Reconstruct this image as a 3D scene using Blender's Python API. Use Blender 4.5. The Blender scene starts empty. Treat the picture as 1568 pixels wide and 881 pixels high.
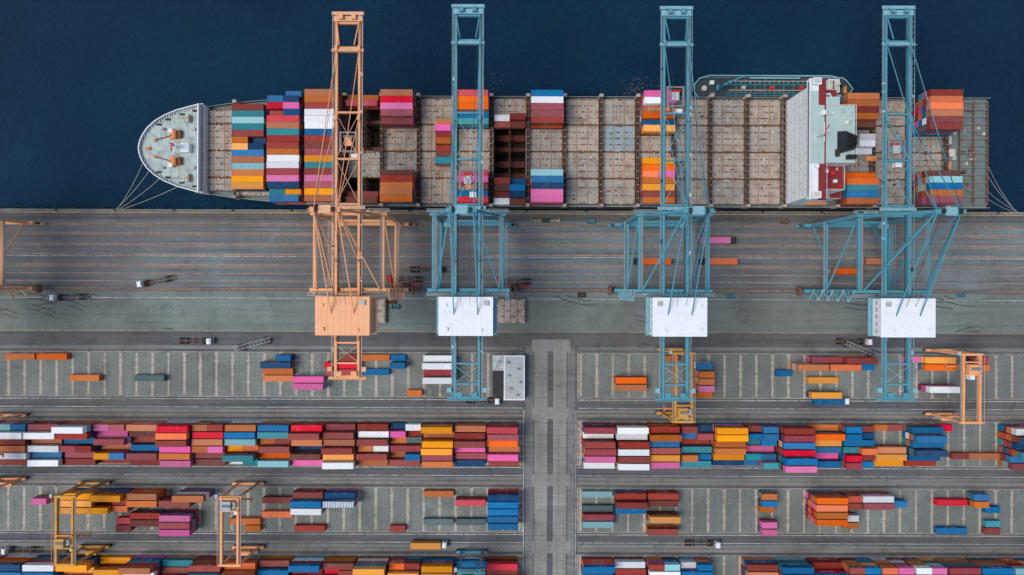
import bpy, math, random
from mathutils import Vector, Matrix
random.seed(7)
H=278.0; S0=3.75; TH=math.radians(0.2)
def gp(px,py,z=0.0):
    k=(H-z)/H/S0
    u=(px-784)*k; v=(440.5-py)*k
    return (u*math.cos(TH)-v*math.sin(TH), u*math.sin(TH)+v*math.cos(TH))
scene=bpy.context.scene
COL=scene.collection
# ---------------------------------------------------------------- materials
def newmat(name):
    m=bpy.data.materials.new(name); m.use_nodes=True
    nt=m.node_tree; b=nt.nodes['Principled BSDF']
    b.inputs['Specular IOR Level'].default_value=0.15
    return m,nt,b
def N(nt,t,**k):
    n=nt.nodes.new(t)
    for a,v in k.items(): setattr(n,a,v)
    return n
def ramp(nt,src,stops):
    r=N(nt,'ShaderNodeValToRGB'); e=r.color_ramp.elements
    while len(e)<len(stops): e.new(0.5)
    for i,(p,c) in enumerate(stops):
        e[i].position=p; e[i].color=(c[0],c[1],c[2],1) if hasattr(c,'__len__') else (c,c,c,1)
    nt.links.new(src,r.inputs[0]); return r.outputs[0]
def mix(nt,a,b,f,mode='MIX'):
    m=N(nt,'ShaderNodeMix',data_type='RGBA',blend_type=mode)
    for sock,val in ((m.inputs[6],a),(m.inputs[7],b),(m.inputs[0],f)):
        if hasattr(val,'is_output'): nt.links.new(val,sock)
        elif hasattr(val,'__len__'): sock.default_value=(*val[:3],1)
        else: sock.default_value=val
    return m.outputs[2]
def noise(nt,vec,scale,detail=4,rough=0.6,mapscale=None):
    if mapscale:
        mp=N(nt,'ShaderNodeMapping'); mp.inputs['Scale'].default_value=mapscale
        nt.links.new(vec,mp.inputs[0]); vec=mp.outputs[0]
    n=N(nt,'ShaderNodeTexNoise'); n.inputs['Scale'].default_value=scale
    n.inputs['Detail'].default_value=detail; n.inputs['Roughness'].default_value=rough
    nt.links.new(vec,n.inputs['Vector']); return n.outputs['Fac']
def coords(nt):
    return N(nt,'ShaderNodeTexCoord').outputs['Object']
def paint(name,c,rough=0.55,dirt=0.35,dirtc=(0.09,0.06,0.045),sc=0.35,metal=0.0):
    m,nt,b=newmat(name); v=coords(nt)
    n1=noise(nt,v,sc,4,0.7); n2=noise(nt,v,sc*6,3)
    f=ramp(nt,n1,[(0.46,0),(0.74,dirt)])
    c1=mix(nt,tuple(min(1,x*1.06) for x in c),tuple(x*0.8 for x in c),n2)
    nt.links.new(mix(nt,c1,dirtc,f),b.inputs['Base Color'])
    b.inputs['Roughness'].default_value=rough; b.inputs['Metallic'].default_value=metal
    return m
def pavement(name,c,c2,stain=(0.045,0.047,0.052),streak=0.5,axis='X',rust=0.0,st=(0.56,0.74),patch=0.0):
    m,nt,b=newmat(name); v=coords(nt)
    big=noise(nt,v,0.014,4,0.62); med=noise(nt,v,0.16,5,0.7); fine=noise(nt,v,1.6,4,0.8)
    ms=(0.012,0.55,1) if axis=='X' else (0.55,0.012,1)
    stv=noise(nt,v,1.0,5,0.65,ms)
    ms2=(0.05,1.6,1) if axis=='X' else (1.6,0.05,1)
    st2=noise(nt,v,1.0,4,0.7,ms2)
    col=mix(nt,c,c2,ramp(nt,big,[(0.42,0),(0.58,1)]))
    col=mix(nt,col,tuple(x*0.5 for x in c),ramp(nt,stv,[(0.47,0),(0.64,streak)]))
    col=mix(nt,col,tuple(min(1,x*1.45) for x in c2),ramp(nt,st2,[(0.52,0),(0.72,streak*0.55)]))
    if patch:
        br=N(nt,'ShaderNodeTexVoronoi',distance='CHEBYCHEV'); br.inputs['Scale'].default_value=0.045; nt.links.new(v,br.inputs['Vector'])
        sp=N(nt,'ShaderNodeSeparateColor'); nt.links.new(br.outputs['Color'],sp.inputs[0])
        col=mix(nt,col,ramp(nt,sp.outputs[0],[(0.0,0.82),(1.0,1.12)]),patch,'MULTIPLY')
    cl=noise(nt,v,0.05,4,0.75)
    col=mix(nt,col,ramp(nt,cl,[(0.3,0.7),(0.48,1.0),(0.7,1.15)]),0.8,'MULTIPLY')
    col=mix(nt,col,stain,ramp(nt,med,[(st[0],0),(st[1],0.7)]))
    if rust: col=mix(nt,col,(0.2,0.115,0.065),ramp(nt,noise(nt,v,0.5,4,0.7),[(0.5,0),(0.7,rust)]))
    col=mix(nt,col,ramp(nt,fine,[(0.3,0.6),(0.7,1.3)]),0.8,'MULTIPLY')
    nt.links.new(col,b.inputs['Base Color'])
    b.inputs['Roughness'].default_value=0.85
    return m
def linepaint(name,c,wear=0.6,base=(0.1,0.105,0.105)):
    m,nt,b=newmat(name); v=coords(nt)
    n=noise(nt,v,0.5,4,0.8); n2=noise(nt,v,0.03,2,0.6)
    c1=mix(nt,c,base,ramp(nt,n,[(0.45,0),(0.64,wear)]))
    nt.links.new(mix(nt,c1,base,ramp(nt,n2,[(0.45,0),(0.65,0.65)])),b.inputs['Base Color'])
    b.inputs['Roughness'].default_value=0.8; return m
def container_mat():
    m,nt,b=newmat('container_steel'); v=coords(nt)
    oi=N(nt,'ShaderNodeObjectInfo')
    ad=N(nt,'ShaderNodeVectorMath',operation='ADD'); nt.links.new(v,ad.inputs[0])
    mu=N(nt,'ShaderNodeMath',operation='MULTIPLY'); mu.inputs[1].default_value=97; nt.links.new(oi.outputs['Random'],mu.inputs[0])
    nt.links.new(mu.outputs[0],ad.inputs[1]); vv=ad.outputs[0]
    hs=N(nt,'ShaderNodeHueSaturation'); nt.links.new(oi.outputs['Color'],hs.inputs['Color'])
    mr=N(nt,'ShaderNodeMapRange'); mr.inputs[3].default_value=0.66; mr.inputs[4].default_value=1.16
    nt.links.new(oi.outputs['Random'],mr.inputs[0]); nt.links.new(mr.outputs[0],hs.inputs['Value'])
    wn=N(nt,'ShaderNodeTexWhiteNoise',noise_dimensions='1D'); nt.links.new(mu.outputs[0],wn.inputs['W'])
    mr2=N(nt,'ShaderNodeMapRange'); mr2.inputs[3].default_value=0.9; mr2.inputs[4].default_value=1.08
    nt.links.new(wn.outputs[0],mr2.inputs[0]); nt.links.new(mr2.outputs[0],hs.inputs['Saturation'])
    col=hs.outputs[0]
    n1=noise(nt,vv,0.4,4,0.7); n2=noise(nt,vv,1.3,4,0.8); n3=noise(nt,vv,3.0,3,0.7,(4,0.5,1))
    col=mix(nt,col,(0.40,0.38,0.36),ramp(nt,n1,[(0.55,0),(0.85,0.2)]))
    col=mix(nt,col,(0.09,0.05,0.035),ramp(nt,n2,[(0.59,0),(0.71,0.6)]))
    col=mix(nt,col,ramp(nt,n3,[(0.3,0.65),(0.7,1.1)]),0.75,'MULTIPLY')
    sp=N(nt,'ShaderNodeSeparateXYZ'); nt.links.new(v,sp.inputs[0])
    def band(s,a,bb):
        g=N(nt,'ShaderNodeMath',operation='COMPARE'); g.inputs[1].default_value=(a+bb)/2; g.inputs[2].default_value=(bb-a)/2
        nt.links.new(s,g.inputs[0]); return g.outputs[0]
    def mul(a,c):
        g=N(nt,'ShaderNodeMath',operation='MULTIPLY'); nt.links.new(a,g.inputs[0]); nt.links.new(c,g.inputs[1]); return g.outputs[0]
    ab=N(nt,'ShaderNodeMath',operation='ABSOLUTE'); nt.links.new(sp.outputs[1],ab.inputs[0])
    msk=mul(mul(band(sp.outputs[0],-2.6,2.4),band(sp.outputs[2],1.1,1.9)),band(ab.outputs[0],1.1,1.3))
    lt=noise(nt,v,2.2,0,0.5,(1.2,0.1,0.35)); ltr=ramp(nt,lt,[(0.48,0),(0.5,0.8)])
    gt=N(nt,'ShaderNodeMath',operation='GREATER_THAN'); gt.inputs[1].default_value=0.5; nt.links.new(oi.outputs['Random'],gt.inputs[0])
    col=mix(nt,col,(0.6,0.6,0.58),mul(mul(msk,ltr),gt.outputs[0]))
    nt.links.new(col,b.inputs['Base Color']); b.inputs['Roughness'].default_value=0.6
    return m
M={}
M['cont']=container_mat()
M['blue']=paint('crane_blue_paint',(0.085,0.30,0.375),0.5,0.45,(0.10,0.12,0.13),0.3)
M['blue2']=paint('crane_blue_walkway',(0.22,0.43,0.49),0.6,0.4)
M['orange']=paint('crane_orange_paint',(0.84,0.38,0.17),0.5,0.25,(0.35,0.15,0.08),0.3)
M['orange2']=paint('crane_orange_walkway',(0.76,0.43,0.24),0.6,0.4)
M['yellow']=paint('crane_yellow_paint',(0.62,0.30,0.06),0.55,0.5,(0.16,0.09,0.05),0.4)
M['white']=paint('white_paint',(0.80,0.81,0.82),0.5,0.12,(0.35,0.32,0.28),0.3)
M['shipwhite']=paint('ship_white_paint',(0.76,0.78,0.78),0.5,0.25,(0.4,0.33,0.26),0.3)
M['peach']=paint('house_roof_peach',(0.88,0.44,0.23),0.6,0.15,(0.5,0.25,0.15),0.3)
M['dark']=paint('dark_steel',(0.035,0.036,0.04),0.6,0.4)
M['black']=paint('rubber_black',(0.015,0.015,0.016),0.85,0.2)
M['grey']=paint('grey_steel',(0.22,0.23,0.235),0.6,0.4)
M['lgrey']=paint('light_grey_roof',(0.45,0.47,0.46),0.8,0.45,(0.2,0.18,0.15),0.25)
M['roofmix']=paint('weathered_flat_roof',(0.52,0.54,0.53),0.8,0.9,(0.06,0.065,0.07),0.12)
M['hull']=paint('hull_black',(0.02,0.022,0.028),0.5,0.3)
M['deck']=paint('ship_deck_green_grey',(0.17,0.22,0.21),0.7,0.8,(0.16,0.10,0.06),0.18)
M['fcdeck']=paint('forecastle_deck_grey',(0.44,0.53,0.50),0.7,0.8,(0.22,0.17,0.13),0.3)
M['mint']=paint('mint_roof_deck',(0.40,0.52,0.48),0.75,0.35,(0.55,0.55,0.52),0.2)
M['reddeck']=paint('oxide_red_deck',(0.24,0.03,0.035),0.75,0.35,(0.10,0.04,0.04),0.3)
M['hatch']=paint('hatch_cover_tan',(0.43,0.365,0.30),0.8,0.85,(0.18,0.115,0.08),0.28)
M['hatchg']=paint('hatch_cover_grey_tan',(0.37,0.34,0.295),0.8,0.85,(0.16,0.11,0.08),0.25)
M['hatch2']=paint('hatch_cover_grey',(0.28,0.36,0.38),0.8,0.5,(0.2,0.17,0.14),0.3)
M['rust']=paint('rusty_steel',(0.2,0.10,0.055),0.8,0.6,(0.07,0.04,0.028),0.6)
M['rusto']=paint('rust_orange_steel',(0.36,0.16,0.07),0.8,0.6,(0.12,0.06,0.035),0.6)
M['hold']=paint('hold_brown',(0.05,0.033,0.026),0.85,0.5,(0.02,0.015,0.012),0.4)  # brown steel with the deep hold's shade put into its colour
M['hot']=paint('orange_machinery',(0.75,0.25,0.09),0.6,0.4)
M['redp']=paint('red_paint',(0.6,0.03,0.03),0.5,0.3)
M['glass']=paint('window_glass',(0.02,0.03,0.04),0.12,0.05)
M['rope']=paint('mooring_rope',(0.35,0.36,0.33),0.9,0.3)
M['teal']=paint('teal_pipe_paint',(0.04,0.25,0.31),0.55,0.3)
M['tanker']=paint('bunker_deck_dark',(0.035,0.06,0.07),0.7,0.5,(0.10,0.06,0.04),0.4)
M['cream']=paint('cream_paint',(0.6,0.55,0.46),0.6,0.35)
M['debris']=paint('floating_debris_brown',(0.3,0.2,0.12),0.9,0.4)
M['tyre']=paint('tyre_rubber_marks',(0.07,0.074,0.076),0.9,0.8,(0.12,0.13,0.125),0.5)
M['ground']=pavement('ground_asphalt',(0.105,0.113,0.122),(0.12,0.118,0.115),streak=0.55,patch=0.4)
M['quay']=pavement('quay_pavement',(0.165,0.195,0.198),(0.14,0.137,0.138),streak=0.6,st=(0.6,0.82),patch=0.45)
M['quaylow']=pavement('quay_lower_pavement',(0.18,0.215,0.195),(0.15,0.163,0.147),streak=0.4,st=(0.58,0.8),patch=0.5)
M['qroad']=pavement('quay_dark_strip',(0.105,0.11,0.118),(0.108,0.102,0.10),streak=0.5,patch=0.4,rust=0.2)
M['block']=pavement('container_block_concrete',(0.195,0.218,0.198),(0.16,0.173,0.16),streak=0.3,axis='Y',rust=0.25,st=(0.57,0.8),patch=0.6)
M['pad']=pavement('block_pad_strip',(0.46,0.41,0.34),(0.38,0.325,0.26),streak=0.25,axis='Y',rust=0.85,st=(0.58,0.75))
M['conc']=pavement('pale_concrete',(0.28,0.29,0.26),(0.235,0.235,0.21),streak=0.4,axis='Y',rust=0.3,patch=0.6,st=(0.57,0.77))
M['concx']=pavement('pale_concrete_band',(0.20,0.21,0.20),(0.17,0.17,0.16),streak=0.6,rust=0.2)
M['lineo']=linepaint('faded_rust_line',(0.46,0.25,0.15),0.75)
M['linew']=linepaint('white_marking',(0.58,0.58,0.55),0.85)
M['liney']=linepaint('yellow_marking',(0.55,0.36,0.1),0.85)
# water
m,nt,b=newmat('sea_water'); v=coords(nt)
w1=noise(nt,v,0.33,5,0.75,(1,1.5,1)); w2=noise(nt,v,0.009,4,0.6); w3=noise(nt,v,1.1,3,0.7,(1,1.4,1))
c=mix(nt,(0.0005,0.012,0.036),(0.001,0.028,0.063),ramp(nt,w2,[(0.35,0),(0.65,1)]))
c=mix(nt,c,(0.0025,0.055,0.095),ramp(nt,w1,[(0.52,0),(0.74,0.5)]))  # ripple highlights put into the base colour, coarse here and finer below
c=mix(nt,c,(0.006,0.09,0.135),ramp(nt,w3,[(0.6,0),(0.78,0.4)]))
nt.links.new(c,b.inputs['Base Color']); b.inputs['Roughness'].default_value=0.28; b.inputs['IOR'].default_value=1.33; b.inputs['Specular IOR Level'].default_value=0.2
ad=N(nt,'ShaderNodeMath',operation='ADD'); nt.links.new(w1,ad.inputs[0]); nt.links.new(w3,ad.inputs[1])
bp=N(nt,'ShaderNodeBump'); bp.inputs['Strength'].default_value=0.8; bp.inputs['Distance'].default_value=0.9
nt.links.new(ad.outputs[0],bp.inputs['Height']); nt.links.new(bp.outputs[0],b.inputs['Normal']); M['water']=m

# ---------------------------------------------------------------- builder
class MB:
    def __init__(s): s.v=[];s.f=[];s.m=[];s.mats=[]
    def mi(s,k):
        if k not in s.mats: s.mats.append(k)
        return s.mats.index(k)
    def hexa(s,p,m):
        n=len(s.v); s.v+=p; k=s.mi(m)
        for q in ((0,3,2,1),(4,5,6,7),(0,1,5,4),(1,2,6,5),(2,3,7,6),(3,0,4,7)):
            s.f.append(tuple(n+i for i in q)); s.m.append(k)
    def box(s,x0,x1,y0,y1,z0,z1,m):
        if x0>x1:x0,x1=x1,x0
        if y0>y1:y0,y1=y1,y0
        s.hexa([(x0,y0,z0),(x1,y0,z0),(x1,y1,z0),(x0,y1,z0),(x0,y0,z1),(x1,y0,z1),(x1,y1,z1),(x0,y1,z1)],m)
    def cbox(s,cx,cy,z0,lx,ly,lz,m): s.box(cx-lx/2,cx+lx/2,cy-ly/2,cy+ly/2,z0,z0+lz,m)
    def beam(s,p,q,w,h,m):
        p=Vector(p);q=Vector(q);d=(q-p).normalized()
        up=Vector((0,0,1)) if abs(d.z)<0.95 else Vector((0,1,0))
        a=d.cross(up).normalized()*w/2; bb=a.cross(d).normalized()*h/2
        s.hexa([tuple(x) for x in (p-a-bb,p+a-bb,q+a-bb,q-a-bb,p-a+bb,p+a+bb,q+a+bb,q-a+bb)],m)
    def cyl(s,p,q,r,m,n=10,r2=None):
        r2=r if r2 is None else r2
        p=Vector(p);q=Vector(q);d=(q-p).normalized()
        up=Vector((0,0,1)) if abs(d.z)<0.95 else Vector((0,1,0))
        a=d.cross(up).normalized(); bb=a.cross(d).normalized(); k=s.mi(m); o=len(s.v)
        for i in range(n):
            t=2*math.pi*i/n; e=a*math.cos(t)+bb*math.sin(t)
            s.v.append(tuple(p+e*r)); s.v.append(tuple(q+e*r2))
        for i in range(n):
            j=(i+1)%n; s.f.append((o+2*i,o+2*j,o+2*j+1,o+2*i+1)); s.m.append(k)
        s.f.append(tuple(o+2*i+1 for i in range(n))); s.m.append(k)
        s.f.append(tuple(o+2*i for i in reversed(range(n)))); s.m.append(k)
    def poly(s,pts,m):
        n=len(s.v); s.v+=[tuple(p) for p in pts]; s.f.append(tuple(range(n,n+len(pts)))); s.m.append(s.mi(m))
    def sheet(s,x0,x1,y0,y1,z,m): s.poly([(x0,y0,z),(x1,y0,z),(x1,y1,z),(x0,y1,z)],m)
    def rail(s,p,q,m,hh=1.1,step=3.0):
        p=Vector(p);q=Vector(q);L=(q-p).length; n=max(1,int(L/step))
        s.beam(p+Vector((0,0,hh)),q+Vector((0,0,hh)),0.12,0.1,m)
        for i in range(n+1):
            r=p.lerp(q,i/n); s.beam(r,r+Vector((0,0,hh)),0.09,0.09,m)
    def build(s,name,parent=None,loc=None,rot=None):
        me=bpy.data.meshes.new(name); me.from_pydata(s.v,[],s.f)
        for k in s.mats: me.materials.append(M[k])
        me.polygons.foreach_set('material_index',s.m); me.update()
        o=bpy.data.objects.new(name,me); COL.objects.link(o)
        if parent: o.parent=parent
        if loc: o.location=loc
        if rot: o.rotation_euler=rot
        return o
def empty(name,loc=(0,0,0),rz=0):
    e=bpy.data.objects.new(name,None); COL.objects.link(e); e.location=loc; e.rotation_euler=(0,0,rz); return e

# ---------------------------------------------------------------- container meshes
def cont_mesh(L,name):
    s=MB(); W=2.44; Ht=2.59; h=L/2; w=W/2
    for sx in (-1,1):
        for sy in (-1,1):
            s.box(sx*h,sx*(h-0.18),sy*w,sy*(w-0.16),0,Ht,'cont')
    for sy in (-1,1):
        s.box(-h+0.18,h-0.18,sy*w,sy*(w-0.08),Ht-0.12,Ht-0.005,'cont')
        s.box(-h+0.18,h-0.18,sy*w,sy*(w-0.1),0.02,0.17,'cont')
    for sx in (-1,1):
        s.box(sx*h,sx*(h-0.12),-w+0.16,w-0.16,Ht-0.14,Ht-0.005,'cont')
        s.box(sx*h,sx*(h-0.12),-w+0.16,w-0.16,0.02,0.17,'cont')
    n=int((L-0.36)/0.56); st=(L-0.36)/n; k=s.mi('cont')
    for sy in (-1,1):
        o=len(s.v); xs=[]
        for i in range(n):
            x=-h+0.18+i*st
            xs+=[(x,0.04),(x+st*0.3,0.04),(x+st*0.5,0.11),(x+st*0.8,0.11)]
        xs.append((h-0.18,0.04))
        for x,d in xs:
            s.v.append((x,sy*(w-d),0.17)); s.v.append((x,sy*(w-d),Ht-0.12))
        for i in range(len(xs)-1):
            a=o+2*i; q=(a,a+2,a+3,a+1) if sy<0 else (a,a+1,a+3,a+2)
            s.f.append(q); s.m.append(k)
    n=int((L-0.24)/0.62); st=(L-0.24)/n; o=len(s.v); xs=[]
    for i in range(n):
        x=-h+0.12+i*st; xs+=[(x,0.07),(x+st*0.3,0.07),(x+st*0.5,0.02),(x+st*0.8,0.02)]
    xs.append((h-0.12,0.07))
    for x,d in xs:
        s.v.append((x,-w+0.08,Ht-d)); s.v.append((x,w-0.08,Ht-d))
    for i in range(len(xs)-1):
        a=o+2*i; s.f.append((a,a+2,a+3,a+1)); s.m.append(k)
    s.box(-h+0.05,-h+0.1,-w+0.16,w-0.16,0.17,Ht-0.14,'cont')
    s.box(h-0.1,h-0.05,-w+0.16,-0.02,0.17,Ht-0.14,'cont'); s.box(h-0.1,h-0.05,0.02,w-0.16,0.17,Ht-0.14,'cont')
    for y in (-0.8,-0.35,0.35,0.8): s.cyl((h-0.03,y,0.15),(h-0.03,y,Ht-0.14),0.03,'grey',5)
    o=s.build(name); me=o.data; bpy.data.objects.remove(o); return me
C40=cont_mesh(12.19,'container_40ft'); C20=cont_mesh(6.06,'container_20ft')
PAL={'o':(0.58,0.17,0.05),'r':(0.32,0.05,0.038),'R':(0.76,0.025,0.05),'b':(0.002,0.15,0.35),'n':(0.008,0.06,0.155),
 'w':(0.82,0.83,0.83),'p':(0.78,0.15,0.38),'y':(0.92,0.34,0.012),'t':(0.03,0.26,0.30),'g':(0.11,0.16,0.16),'O':(0.88,0.15,0.012),
 'c':(0.28,0.53,0.55),'d':(0.18,0.05,0.035),'m':(0.37,0.07,0.085)}
KEYS='oooorrrmmbbnwptyOdcgR'
HC=2.6
def put(parent,x,y,z,c,L=40):
    o=bpy.data.objects.new('container',C40 if L==40 else C20); COL.objects.link(o)
    o.parent=parent; o.location=(x+random.uniform(-.14,.14),y+random.uniform(-.05,.05),z)
    rz=random.gauss(0,0.003)
    o.rotation_euler=(0,0,rz+(math.pi if random.random()<0.5 else 0))
    o.color=(*PAL[c],1); return o
def stack(parent,x,y,z0,n,c,L=40):
    for t in range(n):
        put(parent,x,y,z0+t*HC,c if (t==n-1) else random.choice(KEYS),L)
def token(parent,xc,y,z0,tok,yard=False):
    if tok in('0','0/0'): return
    jx=random.uniform(-.3,.3) if yard else 0
    if '/' in tok:
        for h,sx in zip(tok.split('/'),(-3.06,3.06)):
            if h!='0': stack(parent,xc+sx+jx*.2,y,z0,int(h[0]),h[1],20)
    else:
        n=int(tok[0])
        if yard and n>=3:
            q=random.random()
            if q<0.16: n-=1
            elif q<0.28: n+=1
        stack(parent,xc+jx,y,z0,n,tok[1])

# ---------------------------------------------------------------- water, ground, quay
QY=31.5
s=MB(); s.sheet(-2500,2500,-100,3500,-3,'water'); s.build('sea_water')
s=MB(); s.sheet(-2500,2500,-3000,QY-0.9,0,'ground'); s.build('ground')
s=MB()
s.sheet(-600,600,-0.1,27.0,0.004,'quay'); s.sheet(-600,600,27.0,30.6,0.004,'qroad'); s.sheet(-600,600,-18.2,-1.9,0.004,'quaylow')
s.sheet(-600,600,-1.9,-0.1,0.006,'qroad'); s.sheet(-600,600,-24.5,-18.2,0.004,'qroad')
s.build('quay_pavement')
s=MB(); s.box(-600,600,QY-0.9,QY,-9,0.22,'concx')
x=-600
while x<600:
    s.box(x,x+1.6,QY,QY+0.7,-2.4,-0.2,'black')
    if (int(x)//12)%2==0:
        s.cyl((x+6,QY-0.45,0.22),(x+6,QY-0.45,0.75),0.28,'dark',8); s.cyl((x+6,QY-0.45,0.75),(x+6,QY-0.45,0.9),0.42,'dark',8)
    x+=12
s.build('quay_wall')
s=MB()
for yy in (25.3,-1.0):
    s.box(-600,600,yy-0.08,yy+0.08,0.0,0.05,'dark')
    s.sheet(-600,600,yy+0.15,yy+0.4,0.012,'lineo'); s.sheet(-600,600,yy-0.4,yy-0.15,0.012,'lineo')
s.build('crane_rail')
s=MB()
for py,hw_,mm in ((358.5,.18,'lineo'),(361.5,.13,'lineo'),(375,.18,'lineo'),(378,.12,'lineo'),(391,.18,'lineo'),(394,.1,'linew'),(407,.17,'lineo'),(410,.12,'lineo'),(420.5,.16,'lineo'),(432,.18,'lineo')):
    Y=(440.5-py)/3.75; s.sheet(-600,600,Y-hw_,Y+hw_,0.012,mm)
s.sheet(-600,600,30.0,30.35,0.012,'liney')
Y=(440.5-458)/3.75; s.sheet(-600,600,Y-0.1,Y+0.1,0.012,'linew')
Y=-18.2; s.sheet(-600,600,Y-0.1,Y+0.1,0.012,'liney')
s.build('quay_lane_markings')
s=MB()
def arc(cx,cy,r,a0,a1,w):
    n=14
    for i in range(n):
        t0=math.radians(a0+(a1-a0)*i/n); t1=math.radians(a0+(a1-a0)*(i+1)/n)
        s.poly([(cx+r*math.cos(t0),cy+r*math.sin(t0),0.018),(cx+(r+w)*math.cos(t0),cy+(r+w)*math.sin(t0),0.018),(cx+(r+w)*math.cos(t1),cy+(r+w)*math.sin(t1),0.018),(cx+r*math.cos(t1),cy+r*math.sin(t1),0.018)],'tyre')
for k in range(44):
    if k<16: cx,cy=random.uniform(-215,-175),random.uniform(-45,-28)
    else: cx,cy=random.uniform(-200,200),random.choice([-50,30])+random.uniform(-6,6)
    r=random.uniform(24,38); a=random.uniform(60,105) if cy<0 else random.uniform(240,285)
    arc(cx,cy,r,a,a+random.uniform(10,28),0.4); arc(cx,cy,r+1.9,a,a+random.uniform(10,28),0.4)
keep=[i for i,f in enumerate(s.f) if all(-18<s.v[j][1]<-2.5 for j in f)]
s.f=[s.f[i] for i in keep]; s.m=[s.m[i] for i in keep]
for n_,f in enumerate(s.f):
    for j in f: s.v[j]=(s.v[j][0],s.v[j][1],0.014+0.00004*n_)
s.build('tyre_marks')
# blocks
BL=[-27.2,-54.8,-82.2,-109.6,-137.0,-164.4]
XR=3.0; XL0=28.6; PIT=13.05
s=MB(); s2=MB(); s3=MB()
for bi,y0 in enumerate(BL):
    y1=y0-17.2
    for (xa,xb) in ((-600,XR+1.6),(XL0-1.6,600)):
        s.sheet(xa,xb,y1-0.4,y0+0.4,0.006,'block')
        s2.box(xa,xb,y0+0.4,y0+0.62,0,0.12,'pad'); s2.box(xa,xb,y1-0.62,y1-0.4,0,0.12,'pad')
        e=xb if xb<100 else xa
        s2.box(e-0.2,e+0.2,y1-0.4,y0+0.4,0,0.12,'pad')
        s3.sheet(xa,xb,y0+1.7,y0+3.1,0.006,'concx'); s3.sheet(xa,xb,y1-6.9,y1-5.5,0.006,'concx')
        s3.sheet(xa,xb,y1-1.6,y1-1.35,0.008,'linew')
        s3.sheet(xa,xb,y1-4.9,y1-4.7,0.008,'linew'); s3.sheet(xa,xb,y1-7.9,y1-7.7,0.008,'lineo')
    def pads(x):
        w=random.uniform(0.34,0.55)
        s.sheet(x-w,x+w,y1,y0,0.011,'pad')
        for r in range(7):
            yy=y0-r*2.85
            if random.random()<0.6:
                a=random.uniform(0.6,1.0); s.sheet(x-a,x+a,max(yy-random.uniform(.3,.7),y1-0.2),yy+0.08,0.015,'pad')
    i=0
    while True:
        x=XR+0.4-i*PIT/2
        if x<-330: break
        pads(x); i+=1
    i=0
    while True:
        x=XL0-0.4+i*PIT/2
        if x>330: break
        pads(x); i+=1
s.build('container_block_pavement'); s2.build('block_kerb'); s3.build('yard_runway_and_markings')
s=MB()
y=-24.5
while y>-330:
    for a,bb in ((9.3,14.6),(17.0,22.4)):
        s.sheet(a,bb,y-5.05,y-0.07,0.008,'conc')
    y-=5.12
s.sheet(5.6,8.9,-330,-24,0.006,'concx'); s.sheet(22.9,25.8,-330,-24,0.006,'concx')
for yy in BL:
    s.sheet(8.2,24,yy+1.2,yy+6.0,0.012,'conc')
s.sheet(4.85,5.15,-330,-50,0.01,'linew'); s.sheet(26.2,26.4,-330,-50,0.01,'linew')
s.build('cross_road')

# ---------------------------------------------------------------- yard containers
def slotx(px,py,z,L):
    X,_=gp(px,py,z)
    if X<XR+2:
        k=round((XR-(X+(6.1 if L==40 else 3.03)))/(PIT/2)); r=XR-0.2-k*PIT/2
        return r-(6.1 if L==40 else 3.03)
    k=round(((X-(6.1 if L==40 else 3.03))-XL0)/(PIT/2)); l=XL0+0.2+k*PIT/2
    return l+(6.1 if L==40 else 3.03)
def rowy(b,r): return BL[b]-0.2-1.22-r*2.85
def place(b,items):
    for (px,py,n,c,L) in items:
        z=n*HC; x=slotx(px,py,z,L); _,Y=gp(px,py,z)
        r=max(0,min(5,round((BL[b]-1.42-Y)/2.85)))
        e=empty('container_stack'); stack(e,x,rowy(b,r),0.02,n,c,L)
A=[(42,548,1,'o',40),(91,547,1,'O',40),(141,579,1,'o',40),(240,580,1,'g',40),(428,547,1,'n',20),(441,547,2,'b',20),(431,558,2,'n',40),(431,570,1,'o',40),(431,581,1,'o',40),
(477,582,2,'p',40),(477,592,2,'p',40),(505,556,2,'R',20),(530,548,2,'r',20),(516,560,2,'R',40),(516,570,2,'m',40),(579,548,1,'o',40),(579,570,1,'b',40),(610,549,1,'b',20),(610,560,2,'b',20),(635,603,1,'o',20),
(669,550,2,'w',40),(669,562,3,'w',40),(669,571,2,'m',40),(669,580,3,'w',40),
(966,582,2,'O',40),(966,592,2,'o',40),(1030,550,1,'o',20),(1082,563,2,'b',20),(1082,574,3,'o',20),(1082,583,3,'o',20),(1082,594,3,'p',20),(1082,605,2,'o',20),(1194,571,1,'b',20),
(1257,549,2,'m',40),(1257,560,3,'o',40),(1290,553,2,'r',20),(1284,566,3,'O',40),(1325,552,3,'r',40),(1325,566,2,'b',40),(1256,581,1,'y',40),(1255,602,2,'y',40),(1408,550,1,'p',20),
(1447,550,2,'y',40),(1447,562,2,'O',40),(1500,556,2,'r',20),(1515,568,2,'o',20),(1447,591,2,'R',40),(1447,602,3,'w',40)]
place(0,A)
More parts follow.
